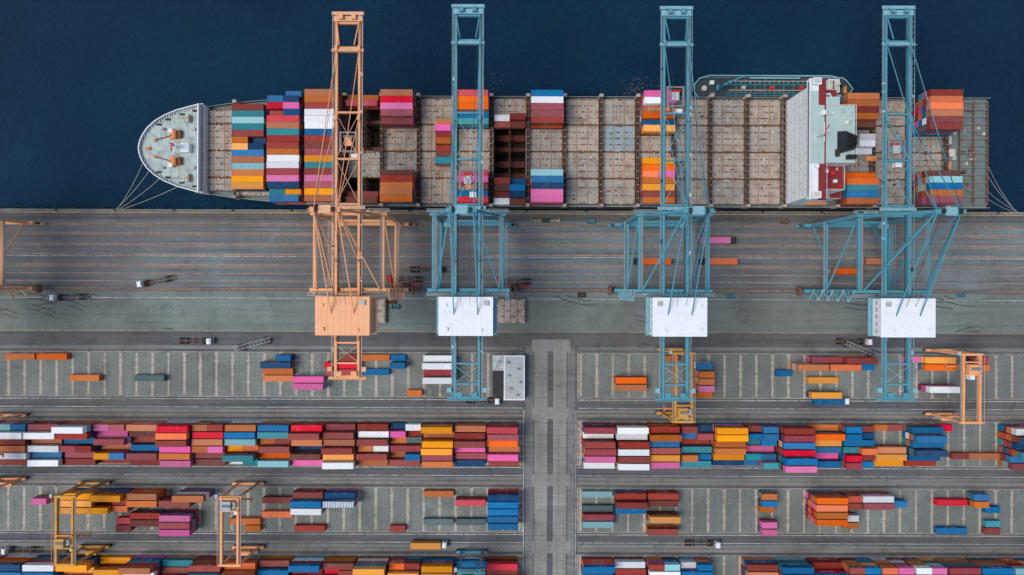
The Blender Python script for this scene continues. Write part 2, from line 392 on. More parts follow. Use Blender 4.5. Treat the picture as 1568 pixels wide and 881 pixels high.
Cc=[(66,772,2,'p',20),(66,760,1,'o',20),(110,752,3,'y',40),(140,752,3,'y',40),(105,768,3,'y',40),(150,765,4,'y',40),(110,782,3,'y',40),(150,780,3,'y',40),
(186,759,3,'o',20),(186,772,2,'r',20),(186,783,2,'O',20),(186,797,1,'R',20),(180,810,1,'r',20),(222,763,3,'o',40),(222,775,3,'o',40),(222,793,2,'r',40),(222,804,2,'d',40),
(277,754,4,'o',40),(277,765,4,'o',40),(277,777,3,'r',40),(277,790,3,'p',40),(277,802,3,'m',40),(277,812,3,'p',40),(382,797,1,'o',40),(382,808,1,'o',20),
(430,764,1,'r',40),(430,787,1,'O',40),(475,759,2,'r',40),(475,770,3,'b',40),(475,782,3,'w',40),(475,806,1,'r',40),(526,757,2,'n',40),(526,768,3,'b',40),(526,778,3,'w',40),
(614,808,1,'r',20),(674,757,1,'o',40),(674,800,1,'g',40),(722,776,2,'R',40),(722,800,1,'g',40),(770,757,3,'n',40),(770,769,3,'b',40),(770,781,3,'b',40),(770,793,3,'b',40),(770,806,3,'b',40),
(918,759,1,'c',40),(918,781,1,'g',40),(918,794,2,'m',40),(918,806,2,'c',40),(968,757,2,'r',40),(968,771,3,'r',40),(968,783,2,'b',40),(1018,757,2,'r',40),(1018,768,2,'d',40),(1018,789,2,'d',40),(1018,801,3,'y',40),(1018,813,2,'r',40),
(1172,757,2,'o',20),(1172,770,2,'b',20),(1172,781,1,'o',20),(1172,800,2,'p',20),(1172,811,2,'p',20),
(1268,757,3,'o',40),(1268,769,4,'O',40),(1268,780,4,'O',40),(1268,792,4,'o',40),(1268,803,4,'O',40),(1300,757,3,'m',20),(1302,769,3,'O',20),(1300,780,3,'r',20),(1300,792,2,'w',20),(1300,803,2,'o',20),
(1350,758,2,'m',40),(1350,769,3,'w',40),(1350,780,3,'m',40),(1386,770,2,'b',20),(1447,768,1,'R',40),(1447,808,1,'b',40),(1508,770,2,'o',20),(1508,759,2,'b',20),(1508,783,1,'b',20),(1508,798,1,'t',20),(1508,811,1,'r',20)]
place(2,Cc)
BLft=["4R 3m 3O 3o 3p 2r","3o 3r 4r 2p 2m 2n","4y 2o 4y 4y 3m 3o","1n/2w 2p/1r 1o/1g 2m 1o/3b 2r","3r 3w 3r 2o/2w 3r 2o","3m 3r 4o 4r 3y 4w","3R 3r 3o 1n 3d 3p",
"3b 3t 2o/2r 3r 2O 3c","3o 3b 3c 2y/2O 3t 1w/2t","3o/3r 3R 3o 3o/3p 3r 2d","4R 4O 4r 3p 3o 4p","3o 2d 1r 2b 3m 2r","3p/3m 2p 3m 1o 3y/3b 1r","4w 4r 3b 3m/3r 2m 3r","3m 4w 2o 3w 3b 3w","3c/3b 3w 4r 3o 3w 2r","3o 3b 3r 3m 2w 1o","2o 3r 3b 3t 2r 3m"]
BRgt=["4m 3w 4r 4m 4p 4w","4w 3w 4r 4w 4r 4w","3r 4o 4b 3r 4y 3p","3r/2n 2b/3m 1r 2t 3o/2b 2t","4y 4y 3o 3o 3y 1n","2r/3b 3b/3b 1t/2b 1p 2t/2b 1b/3t","4r 4m 4b 4R 4b 4p","1o 3O 2y 3b 1p 2b","3b/2r 3b/2n 3b 2t/3O 3R/2r 3m/2b","1o/1r 0 0 2o 2y 1y","4b 4b 3b 4n 3b 1r","1R/0 0 0 0 0/1r 0","0 0 0 0 1o 0","4w/4b 5b 4n/5t 5t 4b 4r","4b 4t/4r 5R 4w 4b 4r","4b 4r 4c 3o 4p 3o"]
DL=["3R 2r 3o 3n 3r 3o","2b 2t 3b/2b 2b 2b 2b","4y 4y 4y 3o 4y 4r","3O/3r 4y 3b/3O 3r 3b 3O","4y 4m 4o 3r 3o 3w","3r 2R/3r 3w 3b 3R 3o","4b 3r 4c/4o 3p 3b 3w","2r 3b 3R/3O 3r 3o 3w","3O 4o 3w 4o 3r 4o","4r 4n 4p/4O 4o 3w 4O","3t 3r 4R/4o 3r 4O 4o","4o 4w 3O 3r 4c 3r","1y 3y 3y 3r 3y 3o","3y 3y 3y 3y 3y 3y","4w 4b 4b 4b 4c 4R","4n 4b 4w 3b 3b 3R","4b 3b 3n 3b 4b 4b"]
DR=["3b 3b 3b 4c 4r 3R","3w 2r 3w 3o 3w 3w","3r/3c 3w 3w 3c/3c 2r 2w","2w/3b 3b 3b/3t 3n 3b 3b","0 0 0 0 1r 1b","3r 3o 3r 3r 3b 3p","4b 4b/4t 4b 4b 3m 3w","3r 4b 4b/4r 3r 4w 4o","4r/4b 4b 4r 4r 4b 4m","4O/4p 4p 4y 4w 4b/4o 4p","4w/4p 4r 4n 4r 4w 4b","4m 4m 4p/4b 4r 4o 4t","4b 4m/4b 4w 4O 4b 4r","4c/4b 3b 4b/4p 4m 4n 4o","4r 4w 4b 4b 4t 4o"]
def block(b,cols,left):
    for i,cs in enumerate(cols):
        xc=(XR-6.3-i*PIT) if left else (XL0+6.3+i*PIT)
        e=empty('container_stack')
        for r,t in enumerate(cs.split()): token(e,xc,rowy(b,r),0.02,t,True)
block(1,BLft,True); block(1,BRgt,False); block(3,DL,True); block(3,DR,False)

# ---------------------------------------------------------------- container ship
SY=53.6; HB=21.7; ZD=8.0; ZH=10.0
ship=empty('container_ship')
def half(x):
    d=x+145.0
    tab=[(0,0),(0.6,3.0),(1.6,5.2),(3.5,8.0),(6.4,10.6),(10,12.8),(15,14.9),(22,16.8),(34,18.6),(48,20.0),(62,21.0),(80,21.7),(333,21.7)]
    for (a,ya),(b_,yb) in zip(tab,tab[1:]):
        if d<=b_: return ya+(yb-ya)*(d-a)/(b_-a)
    return 21.7
XS=[-145,-144.4,-143.4,-141.5,-138.6,-135,-130,-126,-123,-120.01,-120,-111,-97,-83,-65,0,60,120,165,178,188]
def flare(x,y,t):
    d=x+145; k=max(0,1-d/75)
    return (x+9*t*max(0,1-d/30) if d<30 else x, SY+(y-SY)*(1-0.6*t*k**1.2))
def topz(x): return 14.3 if x<-120 else 9.1
s=MB()
for sg in (1,-1):
    prev=None
    for x in XS:
        y=SY+sg*half(x)
        cur=[(x,y,topz(x)),(x,y,ZD-1)]+[(*flare(x,y,0.5),2.0),(*flare(x,y,1),-4.0)]
        if prev:
            for a in range(3):
                q=[prev[a],cur[a],cur[a+1],prev[a+1]]
                s.poly(q,'hull' if a else ('shipwhite' if x<=-120.005 else 'hull'))
        prev=cur
s.poly([(188,SY-HB,9.1),(188,SY+HB,9.1),(188,SY+HB,-4),(188,SY-HB,-4)],'hull')
s.poly([(-120,SY-half(-120),13),(-120,SY+half(-120),13),(-120,SY+half(-120),ZD),(-120,SY-half(-120),ZD)],'shipwhite')
s.build('hull',ship)
s=MB()
fx=[x for x in XS if x<=-120]
s.poly([(x,SY-half(x),13.0) for x in fx]+[(x,SY+half(x),13.0) for x in reversed(fx[1:])],'fcdeck')
BAYX={i:27.5-14.3*(10-i) for i in range(0,16)}
BAYX[16]=134.0;BAYX[17]=148.3;BAYX[18]=162.6
def bayhalf(x): return min(half(x-6.5),21.7)
xm=[x for x in XS if x>=-120]
for sg in (1,-1):
    for a,b_ in zip(xm,xm[1:]):
        q=[(a,SY+sg*half(a),ZD),(b_,SY+sg*half(b_),ZD),(b_,SY+sg*(half(b_)-4),ZD),(a,SY+sg*(half(a)-4),ZD)]
        s.poly(q if sg<0 else q[::-1],'deck')
edges=[]
for i,x in BAYX.items(): edges.append((x-6.6,x+6.6))
prevx=-120
for a,b_ in edges+[(188,188)]:
    if a-prevx>0.3: s.sheet(prevx,a,SY-17.6,SY+17.6,ZD-0.004,'deck')
    prevx=b_
s.build('weather_deck',ship)
s=MB()
for sg in (1,-1):
    for k in range(26):
        x=-144+k*0.95; y=SY+sg*half(x)
        s.beam((x,y-sg*0.1,13.9),(x+0.2,y-sg*1.3,13.1),0.2,0.25,'shipwhite')
    for a,b_ in zip(xm,xm[1:]):
        s.rail((a,SY+sg*(half(a)-0.1),9.1),(b_,SY+sg*(half(b_)-0.1),9.1),'lgrey',1.0,2.4)
for a,b_ in zip(fx,fx[1:]):
    for sg in (1,-1): s.beam((a,SY+sg*(half(a)-0.1),14.35),(b_,SY+sg*(half(b_)-0.1),14.35),0.35,0.15,'shipwhite')
s.build('bulwark_and_railings',ship)
s=MB()
s.box(-121.6,-121.1,SY-17,SY+17,13,15.6,'shipwhite')
for k in range(-8,9): s.beam((-121.1,SY+k*2,13),(-120.2,SY+k*2,13.2),0.2,1.5,'lgrey')
for sg in (1,-1):
    cy=SY+sg*5.2
    s.cbox(-131,cy,13,4.2,3.2,0.5,'hot'); s.cyl((-131,cy-1.6,14.2),(-131,cy+1.6,14.2),0.95,'hot',12); s.cyl((-129,cy-1.2,14),(-129,cy+1.8,14),0.7,'rust',12)
    s.cbox(-132.4,cy+sg*1.5,13.2,1.5,1.5,1.4,'shipwhite')
    s.beam((-132,cy,13.4),(-139,SY+sg*3.2,13.4),0.35,0.3,'rust')
    s.cyl((-139,SY+sg*3.2,13),(-139,SY+sg*3.2,13.7),0.6,'hot',10)
    cy=SY+sg*11.5
    s.cbox(-126,cy,13,3,2.4,0.4,'grey'); s.cyl((-126,cy-1.5,14),(-126,cy+1.5,14),0.8,'mint',12); s.cyl((-126,cy-0.3,14),(-126,cy+0.3,14),1.1,'hot',12)
    for bx in (-134,-137.5,-128.5,-123.5):
        by=SY+sg*(half(bx)-2.0)
        s.cbox(bx,by,13,1.8,0.7,0.15,'dark'); s.cyl((bx-0.5,by,13),(bx-0.5,by,14),0.28,'dark',8); s.cyl((bx+0.5,by,13),(bx+0.5,by,14),0.28,'dark',8)
    s.beam((-126,cy,13.9),(-136,SY+sg*(half(-136)-0.3),13.9),0.15,0.15,'rope')
    s.cbox(-124,SY+sg*7.5,13,1.2,1.2,0.9,'lgrey'); s.cbox(-135.5,SY+sg*7.5,13,0.9,0.9,0.7,'grey')
    for k in range(5): s.beam((-123-k*3.4,SY+sg*2.2,13.05),(-123-k*3.4,SY+sg*(half(-123-k*3.4)-1.2),13.05),0.12,0.12,'lgrey')
s.cbox(-126.5,SY,13,3.2,3.6,2.4,'shipwhite'); s.cyl((-128.5,SY,13),(-128.5,SY,24),0.42,'shipwhite',10,0.2)
s.beam((-128.5,SY-2,20),(-128.5,SY+2,20),0.25,0.25,'shipwhite'); s.beam((-128.5,SY,19),(-132.5,SY,13),0.25,0.2,'hot'); s.cbox(-128.5,SY,21,1.2,1.2,0.2,'redp')
s.beam((-128.5,SY+0.3,18),(-133,SY+3.5,13),0.25,0.2,'shipwhite'); s.beam((-128.5,SY-0.3,18),(-133,SY-3.5,13),0.25,0.2,'shipwhite')
s.cbox(-141.5,SY,13,1.4,1.2,0.9,'hot'); s.cbox(-134.3,SY,13,3.0,2.0,0.5,'lgrey')
s.build('forecastle_equipment',ship)
cov=MB(); lb=MB(); hold=MB()
OPEN={4:(0,2,3),8:(1,2)}
PANEL=10.55
for i,xc in BAYX.items():
    hb=min(bayhalf(xc)-1.0,20.9)
    for p in range(4):
        y0=SY-21.1+p*PANEL; y1=y0+PANEL-0.18
        y0=max(y0,SY-hb); y1=min(y1,SY+hb)
        if y1-y0<1.5: continue
        if i in OPEN and p in OPEN[i]:
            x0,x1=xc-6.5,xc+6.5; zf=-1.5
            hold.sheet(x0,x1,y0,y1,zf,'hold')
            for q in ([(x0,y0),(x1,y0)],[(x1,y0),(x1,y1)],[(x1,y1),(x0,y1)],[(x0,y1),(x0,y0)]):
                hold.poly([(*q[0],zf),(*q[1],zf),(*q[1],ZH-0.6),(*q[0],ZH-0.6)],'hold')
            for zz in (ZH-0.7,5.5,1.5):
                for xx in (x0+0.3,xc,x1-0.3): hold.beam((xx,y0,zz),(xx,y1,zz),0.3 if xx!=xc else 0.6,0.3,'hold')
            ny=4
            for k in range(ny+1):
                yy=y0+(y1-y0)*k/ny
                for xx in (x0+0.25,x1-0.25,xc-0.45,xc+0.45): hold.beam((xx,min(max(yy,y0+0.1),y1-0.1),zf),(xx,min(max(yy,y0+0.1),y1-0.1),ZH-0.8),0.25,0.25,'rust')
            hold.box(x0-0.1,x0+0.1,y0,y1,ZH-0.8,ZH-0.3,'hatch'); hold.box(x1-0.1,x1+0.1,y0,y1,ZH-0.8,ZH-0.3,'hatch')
            if i==8:
                for r in range(2):
                    for t,cc in ((0,'d'),(1,'d')): put(ship,xc-0,y0+1.6+r*4.9,zf+t*HC,cc)
            else:
                put(ship,xc,y0+1.6,zf,'m'); put(ship,xc,y0+1.6,zf+HC,'d')
            continue
        mt='hatch2' if (i==11 and p==2) else random.choice(['hatch','hatch','hatchg'])
        cov.box(xc-6.45,xc+6.45,y0,y1,ZD-0.3,ZH-0.12,mt)
        cov.box(xc-6.45,xc+6.45,y0,y0+0.22,ZH-0.12,ZH,'rust'); cov.box(xc-6.45,xc+6.45,y1-0.22,y1,ZH-0.12,ZH,'rust')
        for xx in (-6.35,-2.15,2.15,6.35):
            cov.box(xc+xx-0.13,xc+xx+0.13,y0+0.25,y1-0.25,ZH-0.12,ZH-0.06,'rusto')
        nr=max(1,int((y1-y0)/2.5))
        for k in range(nr+1):
            yy=y0+0.35+(y1-y0-0.7)*k/nr
            for xx in (-6.0,-3.2,-1.0,-0.25,0.25,1.0,3.2,6.0):
                if random.random()<0.85: cov.box(xc+xx-0.2,xc+xx+0.2,yy-0.27,yy+0.27,ZH-0.12,ZH+0.03,random.choice(['rust','rusto','rust','cream','dark']))
            if k not in (0,nr): cov.box(xc-5.7,xc+5.7,yy-0.05,yy+0.05,ZH-0.12,ZH-0.05,'rust')
        for k in range(random.randint(0,3)):
            cov.cbox(xc+random.uniform(-5,5),random.uniform(y0+1,y1-1),ZH-0.11,random.uniform(.3,1.6),random.uniform(.2,.6),0.25,random.choice(['rust','dark','cream','lgrey']))
cov.build('hatch_covers',ship); hold.build('cargo_hold',ship)
bx=[x-7.15 for i,x in BAYX.items()]+[BAYX[15]+7.15,BAYX[18]+7.15]
for x in bx:
    h=min(half(x)-0.3,21.5)
    for xx in (-0.45,0.45): lb.beam((x+xx,SY-h,12.2),(x+xx,SY+h,12.2),0.14,0.3,'rust')
    lb.box(x-0.38,x+0.38,SY-h,SY+h,11.9,12.0,'dark')
    n=int(2*h/2.55)
    for k in range(n+1):
        yy=SY-h+2*h*k/n
        lb.beam((x-0.45,yy,8),(x-0.45,yy,12.6),0.22,0.22,'rust'); lb.beam((x+0.45,yy,8),(x+0.45,yy,12.6),0.22,0.22,'rust')
        lb.box(x-0.6,x+0.6,yy-0.12,yy+0.12,12.35,12.5,'hatch')
    for sg in (1,-1):
        lb.cbox(x,SY+sg*(h+0.0),8,1.5,1.1,5.2,'hatch')
lb.build('lashing_bridges',ship)
BAY={1:"0 0 3r 3t 3c 3t 3r 3o/2n 3y/3n 3b 3o 3c 3o 3y 3y 0 0",
2:"0/3b 4b/4n 4R/4p 3r/4n 4R 4o 4t 4r 4r 4o 4w 4w 4m 4p 4n 3t/3y 3b/4b",
3:"4o 4o 4r 4w 4w 4w 4b 4r 4d 4m 4y 4t 4r 4p 4m 4y 4o",
4:"1o 2m 0 0 0 0 0 0 0 0 0 0 0 0 0 1r 2d",
5:"4o 4R 4p 4m 3m 0 0 0 0 0 0 0 3d 4r 4o 4o 4o",
6:"0 0 0 0 0/2o 0/3p 0/2r 0/3o 0/2r 0/2d 0/3t 0 0 0 0 0 0",
7:"4R 4O 4O 3b 3t 0 0 0 0 0 0 0 3R 4p 4r 3b 3R",
8:"0 0 0 1w/2r 1r/1d 0 0 0 0 0 0 0 0 2r/1b 2d/2b 1r/2n 1w/1d",
9:"4b 4w 4m 4m 4r 0 0 0 0 0 0 0 4c 4b 4n 4p 4p",
12:"4p 4w/4p 3o 3O 2b 3y 0 0 0 0 3y 3O 3O/3p 3o 3y 3r 3o",
16:"3o 3o 3r 3o 2d 0 0/2w 0/2w 0/1w 0 0 0 2O 3O 3t 3b 3o",
18:"5r 5O 5O 5o 5m 5r 0 0 0 0 0 0 4d 5c 5b 5o 5m"}
for i,cs in BAY.items():
    e=empty('container_stack')
    for r,t in enumerate(cs.split()):
        token(e,BAYX[i],SY+(8-r)*2.5,ZH+0.05,t)
# superstructure
s=MB()
s.box(107,111.5,SY-20.5,SY+19.5,ZD,32,'shipwhite')
s.box(106.2,109.4,SY-21.6,SY+21.6,32,34.6,'shipwhite')
s.box(109.4,112.2,SY-21.6,SY+21.6,32,34.3,'reddeck')
s.box(106.4,109.2,SY-19,SY-9.2,34.6,34.72,'white')
s.box(109.42,111.45,SY-9,SY+12,34.3,34.72,'mint')
s.box(106.4,109.36,SY-8.9,SY+17,34.6,34.72,'mint')
s.box(112.2,122.5,SY-8.5,SY+12,ZD,34.6,'shipwhite'); s.box(112.25,122.4,SY-8.4,SY+11.9,34.6,34.75,'mint')
s.box(112.2,117,SY+12,SY+15,ZD,34.6,'shipwhite'); s.box(112.25,116.9,SY+12,SY+14.9,34.6,34.74,'mint')
s.box(122.5,126,SY-6,SY+6,ZD,22,'shipwhite'); s.box(122.6,125.9,SY-5.9,SY+5.9,22,22.1,'mint')
s.box(111.5,121.5,SY-17.5,SY-8.5,ZD,28,'shipwhite'); s.box(112.21,121.4,SY-17.4,SY-8.6,28,28.12,'reddeck')
s.box(111.5,118,SY-20.5,SY-17.5,ZD,22,'shipwhite'); s.box(111.6,117.9,SY-20.4,SY-17.6,22,22.12,'reddeck')
s.box(111.5,119,SY+15,SY+19.5,ZD,28,'shipwhite'); s.box(112.21,118.9,SY+15.1,SY+19.4,28,28.12,'reddeck')
s.box(117,121.5,SY+12,SY+17,ZD,24,'shipwhite'); s.box(119.01,121.4,SY+12.1,SY+16.9,24,24.12,'reddeck')
s.box(121.5,126,SY-19,SY-8.5,ZD,17,'shipwhite'); s.box(121.6,125.9,SY-18.9,SY-8.6,17,17.1,'reddeck')
s.box(122.5,126,SY+6,SY+19,ZD,15,'shipwhite'); s.box(122.6,125.9,SY+6.1,SY+18.9,15,15.1,'reddeck')
for z in (13,19,25,29.5):
    k=-18+random.random()
    while k<18.5:
        if random.random()<0.7: s.box(106.96,107.0,SY+k-0.22,SY+k+0.22,z,z+0.6,'grey')
        k+=2.6
for z in (11,14.5,18,21.5,25,28.5): s.box(106.75,107,SY-20.5,SY+19.5,z-0.15,z,'lgrey')
s.box(106.14,106.2,SY-20.5,SY+20.5,33.2,33.9,'glass')
for sg in (1,-1):
    s.box(106.8,109.8,SY+sg*19.0,SY+sg*21.4,34.65,36.2,'shipwhite'); s.box(107.2,109.4,SY+sg*19.4,SY+sg*21.0,36.2,36.3,'mint' if sg>0 else 'cream')
    s.box(112.5,119.5,SY+sg*20.5,SY+sg*21.6,16,18,'hot')
    s.beam((112.5,SY+sg*21,14),(112.5,SY+sg*21,19),0.3,0.3,'shipwhite'); s.beam((119.5,SY+sg*21,14),(119.5,SY+sg*21,19),0.3,0.3,'shipwhite')
s.rail((106.3,SY-21,34.6),(106.3,SY+21,34.6),'shipwhite'); s.rail((112.1,SY-21.4,34.3),(112.1,SY-9,34.3),'shipwhite')
for k in range(9): s.cbox(113+random.random()*8,SY-9.6-random.random()*7,28.1,0.5+random.random(),0.5+random.random(),0.9,random.choice(['shipwhite','lgrey','shipwhite','redp']))
for k in range(8): s.cbox(112.8+random.random()*5,SY+15.6+random.random()*3.2,28.1,0.5+random.random()*.8,0.5+random.random(),0.9,random.choice(['shipwhite','lgrey','shipwhite']))
for k in range(7): s.cbox(113+random.random()*9,SY+4+random.random()*7,34.75,0.4+random.random()*.6,0.4+random.random(),0.6,random.choice(['shipwhite','lgrey','cream']))
for k in range(14): s.beam((121.4,SY-17.2+k*0.63,28.1),(121.4,SY-17.2+k*0.63,29.2),0.1,0.1,'shipwhite')
s.beam((121.4,SY-17.3,29.2),(121.4,SY-8.7,29.2),0.15,0.1,'shipwhite'); s.beam((112.4,SY-17.3,29.2),(121.4,SY-17.3,29.2),0.15,0.1,'shipwhite')
s.cyl((108.5,SY+1,34.7),(108.5,SY+1,44),0.45,'shipwhite',8,0.25); s.beam((108.5,SY-2.4,41),(108.5,SY+4.4,41),0.3,0.3,'shipwhite'); s.beam((107.4,SY-1,43),(109.4,SY+3,43),0.3,0.3,'redp')
s.cyl((110.5,SY+9,34.7),(110.5,SY+9,36.4),1.0,'shipwhite',12); s.cyl((108.3,SY-10,34.7),(108.3,SY-10,36.2),0.8,'shipwhite',12)
s.rail((112.3,SY+11.8,34.7),(122.3,SY+11.8,34.7),'shipwhite'); s.rail((122.3,SY-8.3,34.7),(122.3,SY+11.8,34.7),'shipwhite')
s.build('superstructure',ship)
s=MB()
s.hexa([(116,SY-5.5,34.76),(122,SY-4,34.76),(122,SY+1,34.76),(116,SY+2.5,34.76),(117,SY-4.8,39),(121.4,SY-3.4,38),(121.4,SY+0.4,38),(117,SY+1.8,39)],'hull')
for k in range(5): s.cyl((118+k%2*1.8,SY-3.4+k*0.9,38),(118.4+k%2*1.8,SY-3.4+k*0.9,40.4),0.45,'black',10)
s.box(119,122,SY-7.5,SY-6,34.76,36.8,'hull'); s.box(115.2,116.4,SY-6.5,SY-4,34.76,36,'dark')
s.build('funnel',ship)
s=MB()
for k in range(15): s.beam((176,SY-20+k*2.86,9.8),(187,SY-20+k*2.86,9.8),0.35,0.5,'grey')
for x in (176,181.5,187): s.beam((x,SY-20.5,10),(x,SY+20.5,10),0.4,0.5,'rust')
for k in (-14,-5,5,14):
    s.cbox(172.5,SY+k,8,2.4,3.4,0.5,'rust'); s.cyl((172.5,SY+k-1.6,9.2),(172.5,SY+k+1.6,9.2),0.85,'mint' if k>0 else 'hot',12)
    s.cbox(174.4,SY+k+3,8,1.4,1.4,1.4,'lgrey')
s.cbox(173,SY,8,2.4,3,2.2,'cream')
for k in range(22): s.cbox(random.uniform(177,186.5),SY+random.uniform(-19,19),8,random.uniform(.5,1.8),random.uniform(.5,1.5),random.uniform(.4,1.3),random.choice(['rust','rusto','lgrey','grey','dark','cream']))
s.build('stern_mooring_deck',ship)
def ropes(name,pairs):
    s=MB()
    for p,q in pairs:
        p=Vector(p);q=Vector(q); n=8; L=None
        for i in range(n+1):
            t=i/n; r=p.lerp(q,t); r.z-=4*1.2*t*(1-t)
            if L is not None: s.beam(L,r,0.14,0.14,'rope')
            L=r
    s.build(name)
ropes('mooring_lines',[((-143.5,SY-5.1,13.2),(-161,QY-0.45,0.8)),((-141,SY-8.3,13.2),(-161.5,QY-0.45,0.8)),((-137,SY-11.5,13.2),(-160.5,QY-0.45,0.8)),((-130,SY-14.8,13.2),(-159.5,QY-0.45,0.8)),
 ((188,SY-5,9),(205.5,QY-0.45,0.8)),((188,SY-9,9),(206,QY-0.45,0.8)),((188,SY-15,9),(206.5,QY-0.45,0.8)),((188,SY-18,9),(205.2,QY-0.45,0.8))])

# ---------------------------------------------------------------- bunker tanker alongside
tk=empty('bunker_tanker'); s=MB()
tx0,tx1,ty0,ty1=74,138.5,76.0,86.6; cy=81.3
out=[(tx0,cy-1.6),(tx0+2,ty0+1.2),(tx0+6,ty0),(tx1-9,ty0),(tx1-3,ty0+1.6),(tx1,cy),(tx1-3,ty1-1.6),(tx1-9,ty1),(tx0+6,ty1),(tx0+2,ty1-1.2),(tx0,cy+1.6)]
s.poly([(x,y,0) for x,y in out],'tanker')
for (a,b_) in zip(out,out[1:]+out[:1]):
    s.poly([(*a,0.9),(*a,-4),(*b_,-4),(*b_,0.9)],'hull')
    s.beam((*a,0.95),(*b_,0.95),0.4,0.12,'blue2')
s.build('hull',tk); s=MB()
for yy in (78.6,79.5,82.8): s.cyl((tx0+13,yy,0.8),(tx1-17,yy,0.8),0.2,'teal',8)
for yy in (80.7,84.4): s.cyl((tx0+14,yy,0.7),(tx1-18,yy,0.7),0.15,'cream',8)
for k in range(9):
    x=tx0+15+k*3.9; s.cyl((x,79.9,0),(x,79.9,1.1),0.5,'rust',10); s.cyl((x,83.7,0),(x,83.7,0.8),0.45,'teal',10); s.beam((x+2,77,0.5),(x+2,85.4,0.5),0.2,0.35,'grey')
    if k%3==1: s.cbox(x+1,81.7,0,1.6,1.2,1.3,random.choice(['hot','lgrey','redp']))
s.rail((tx0+2,ty1-0.9,0),(tx1-9,ty1-0.3,0),'blue2'); s.rail((tx0+14,76.6,0),(tx1-9,76.6,0),'blue2')
s.beam((tx0+22,85.2,2.2),(tx1-22,85.2,2.2),0.5,0.15,'blue2')
s.build('deck_piping',tk); s=MB()
s.cyl((tx0+4,81.4,0),(tx0+4,81.4,1),1.1,'cream',12); s.cbox(tx0+7,83.6,0,1.6,1.6,1.6,'shipwhite'); s.cbox(tx0+7.5,79,0,2,1.4,0.8,'grey'); s.cyl((tx0+9.5,80.4,0.9),(tx0+9.5,82.6,0.9),0.7,'teal',10)
s.cyl((tx0+11.5,82,0),(tx0+11.5,82,5),0.7,'teal',10); s.beam((tx0+11.5,82,5),(tx0+19,84.9,7),0.5,0.5,'teal')
s.box(tx1-14,tx1-5,77.4,85,0,2.8,'tanker'); s.box(tx1-12,tx1-7.5,78.6,84,2.8,5.2,'shipwhite'); s.box(tx1-11.6,tx1-7.9,79,83.6,5.2,5.3,'cream')
s.cyl((tx1-9,81,5.3),(tx1-9,81,9),0.2,'white',8); s.cyl((tx1-6,82,2.8),(tx1-6,82,5),0.8,'dark',10); s.beam((tx1-10.5,79.5,6.4),(tx1-10.5,83,6.4),0.3,0.2,'dark')
s.cbox(tx1-3.4,81,0,1.6,3,1,'hot'); s.cbox(tx1-13,79,2.8,1,1,0.8,'cream'); s.cbox(tx1-13.2,83.6,2.8,0.9,1.6,0.6,'lgrey')
s.rail((tx1-14,77.5,2.8),(tx1-5,77.5,2.8),'shipwhite'); s.rail((tx1-14,84.9,2.8),(tx1-5,84.9,2.8),'shipwhite')
s.build('deckhouse',tk)
s=MB()
for k in range(130):
    px=random.gauss(975,18); py=random.gauss(134,8)
    if k%5==0: px,py=random.gauss(755,15),random.gauss(120,12)
    X,Y=gp(px,min(py,146),-3); r=random.uniform(0.12,0.38); a=random.random()*3
    if Y<77: continue
    s.poly([(X+r*math.cos(a),Y+r*math.sin(a),-2.96),(X+r*.5*math.cos(a+2),Y+r*.5*math.sin(a+2),-2.96),(X+r*math.cos(a+3.4),Y+r*math.sin(a+3.4),-2.96)],'debris')
s.build('floating_debris')

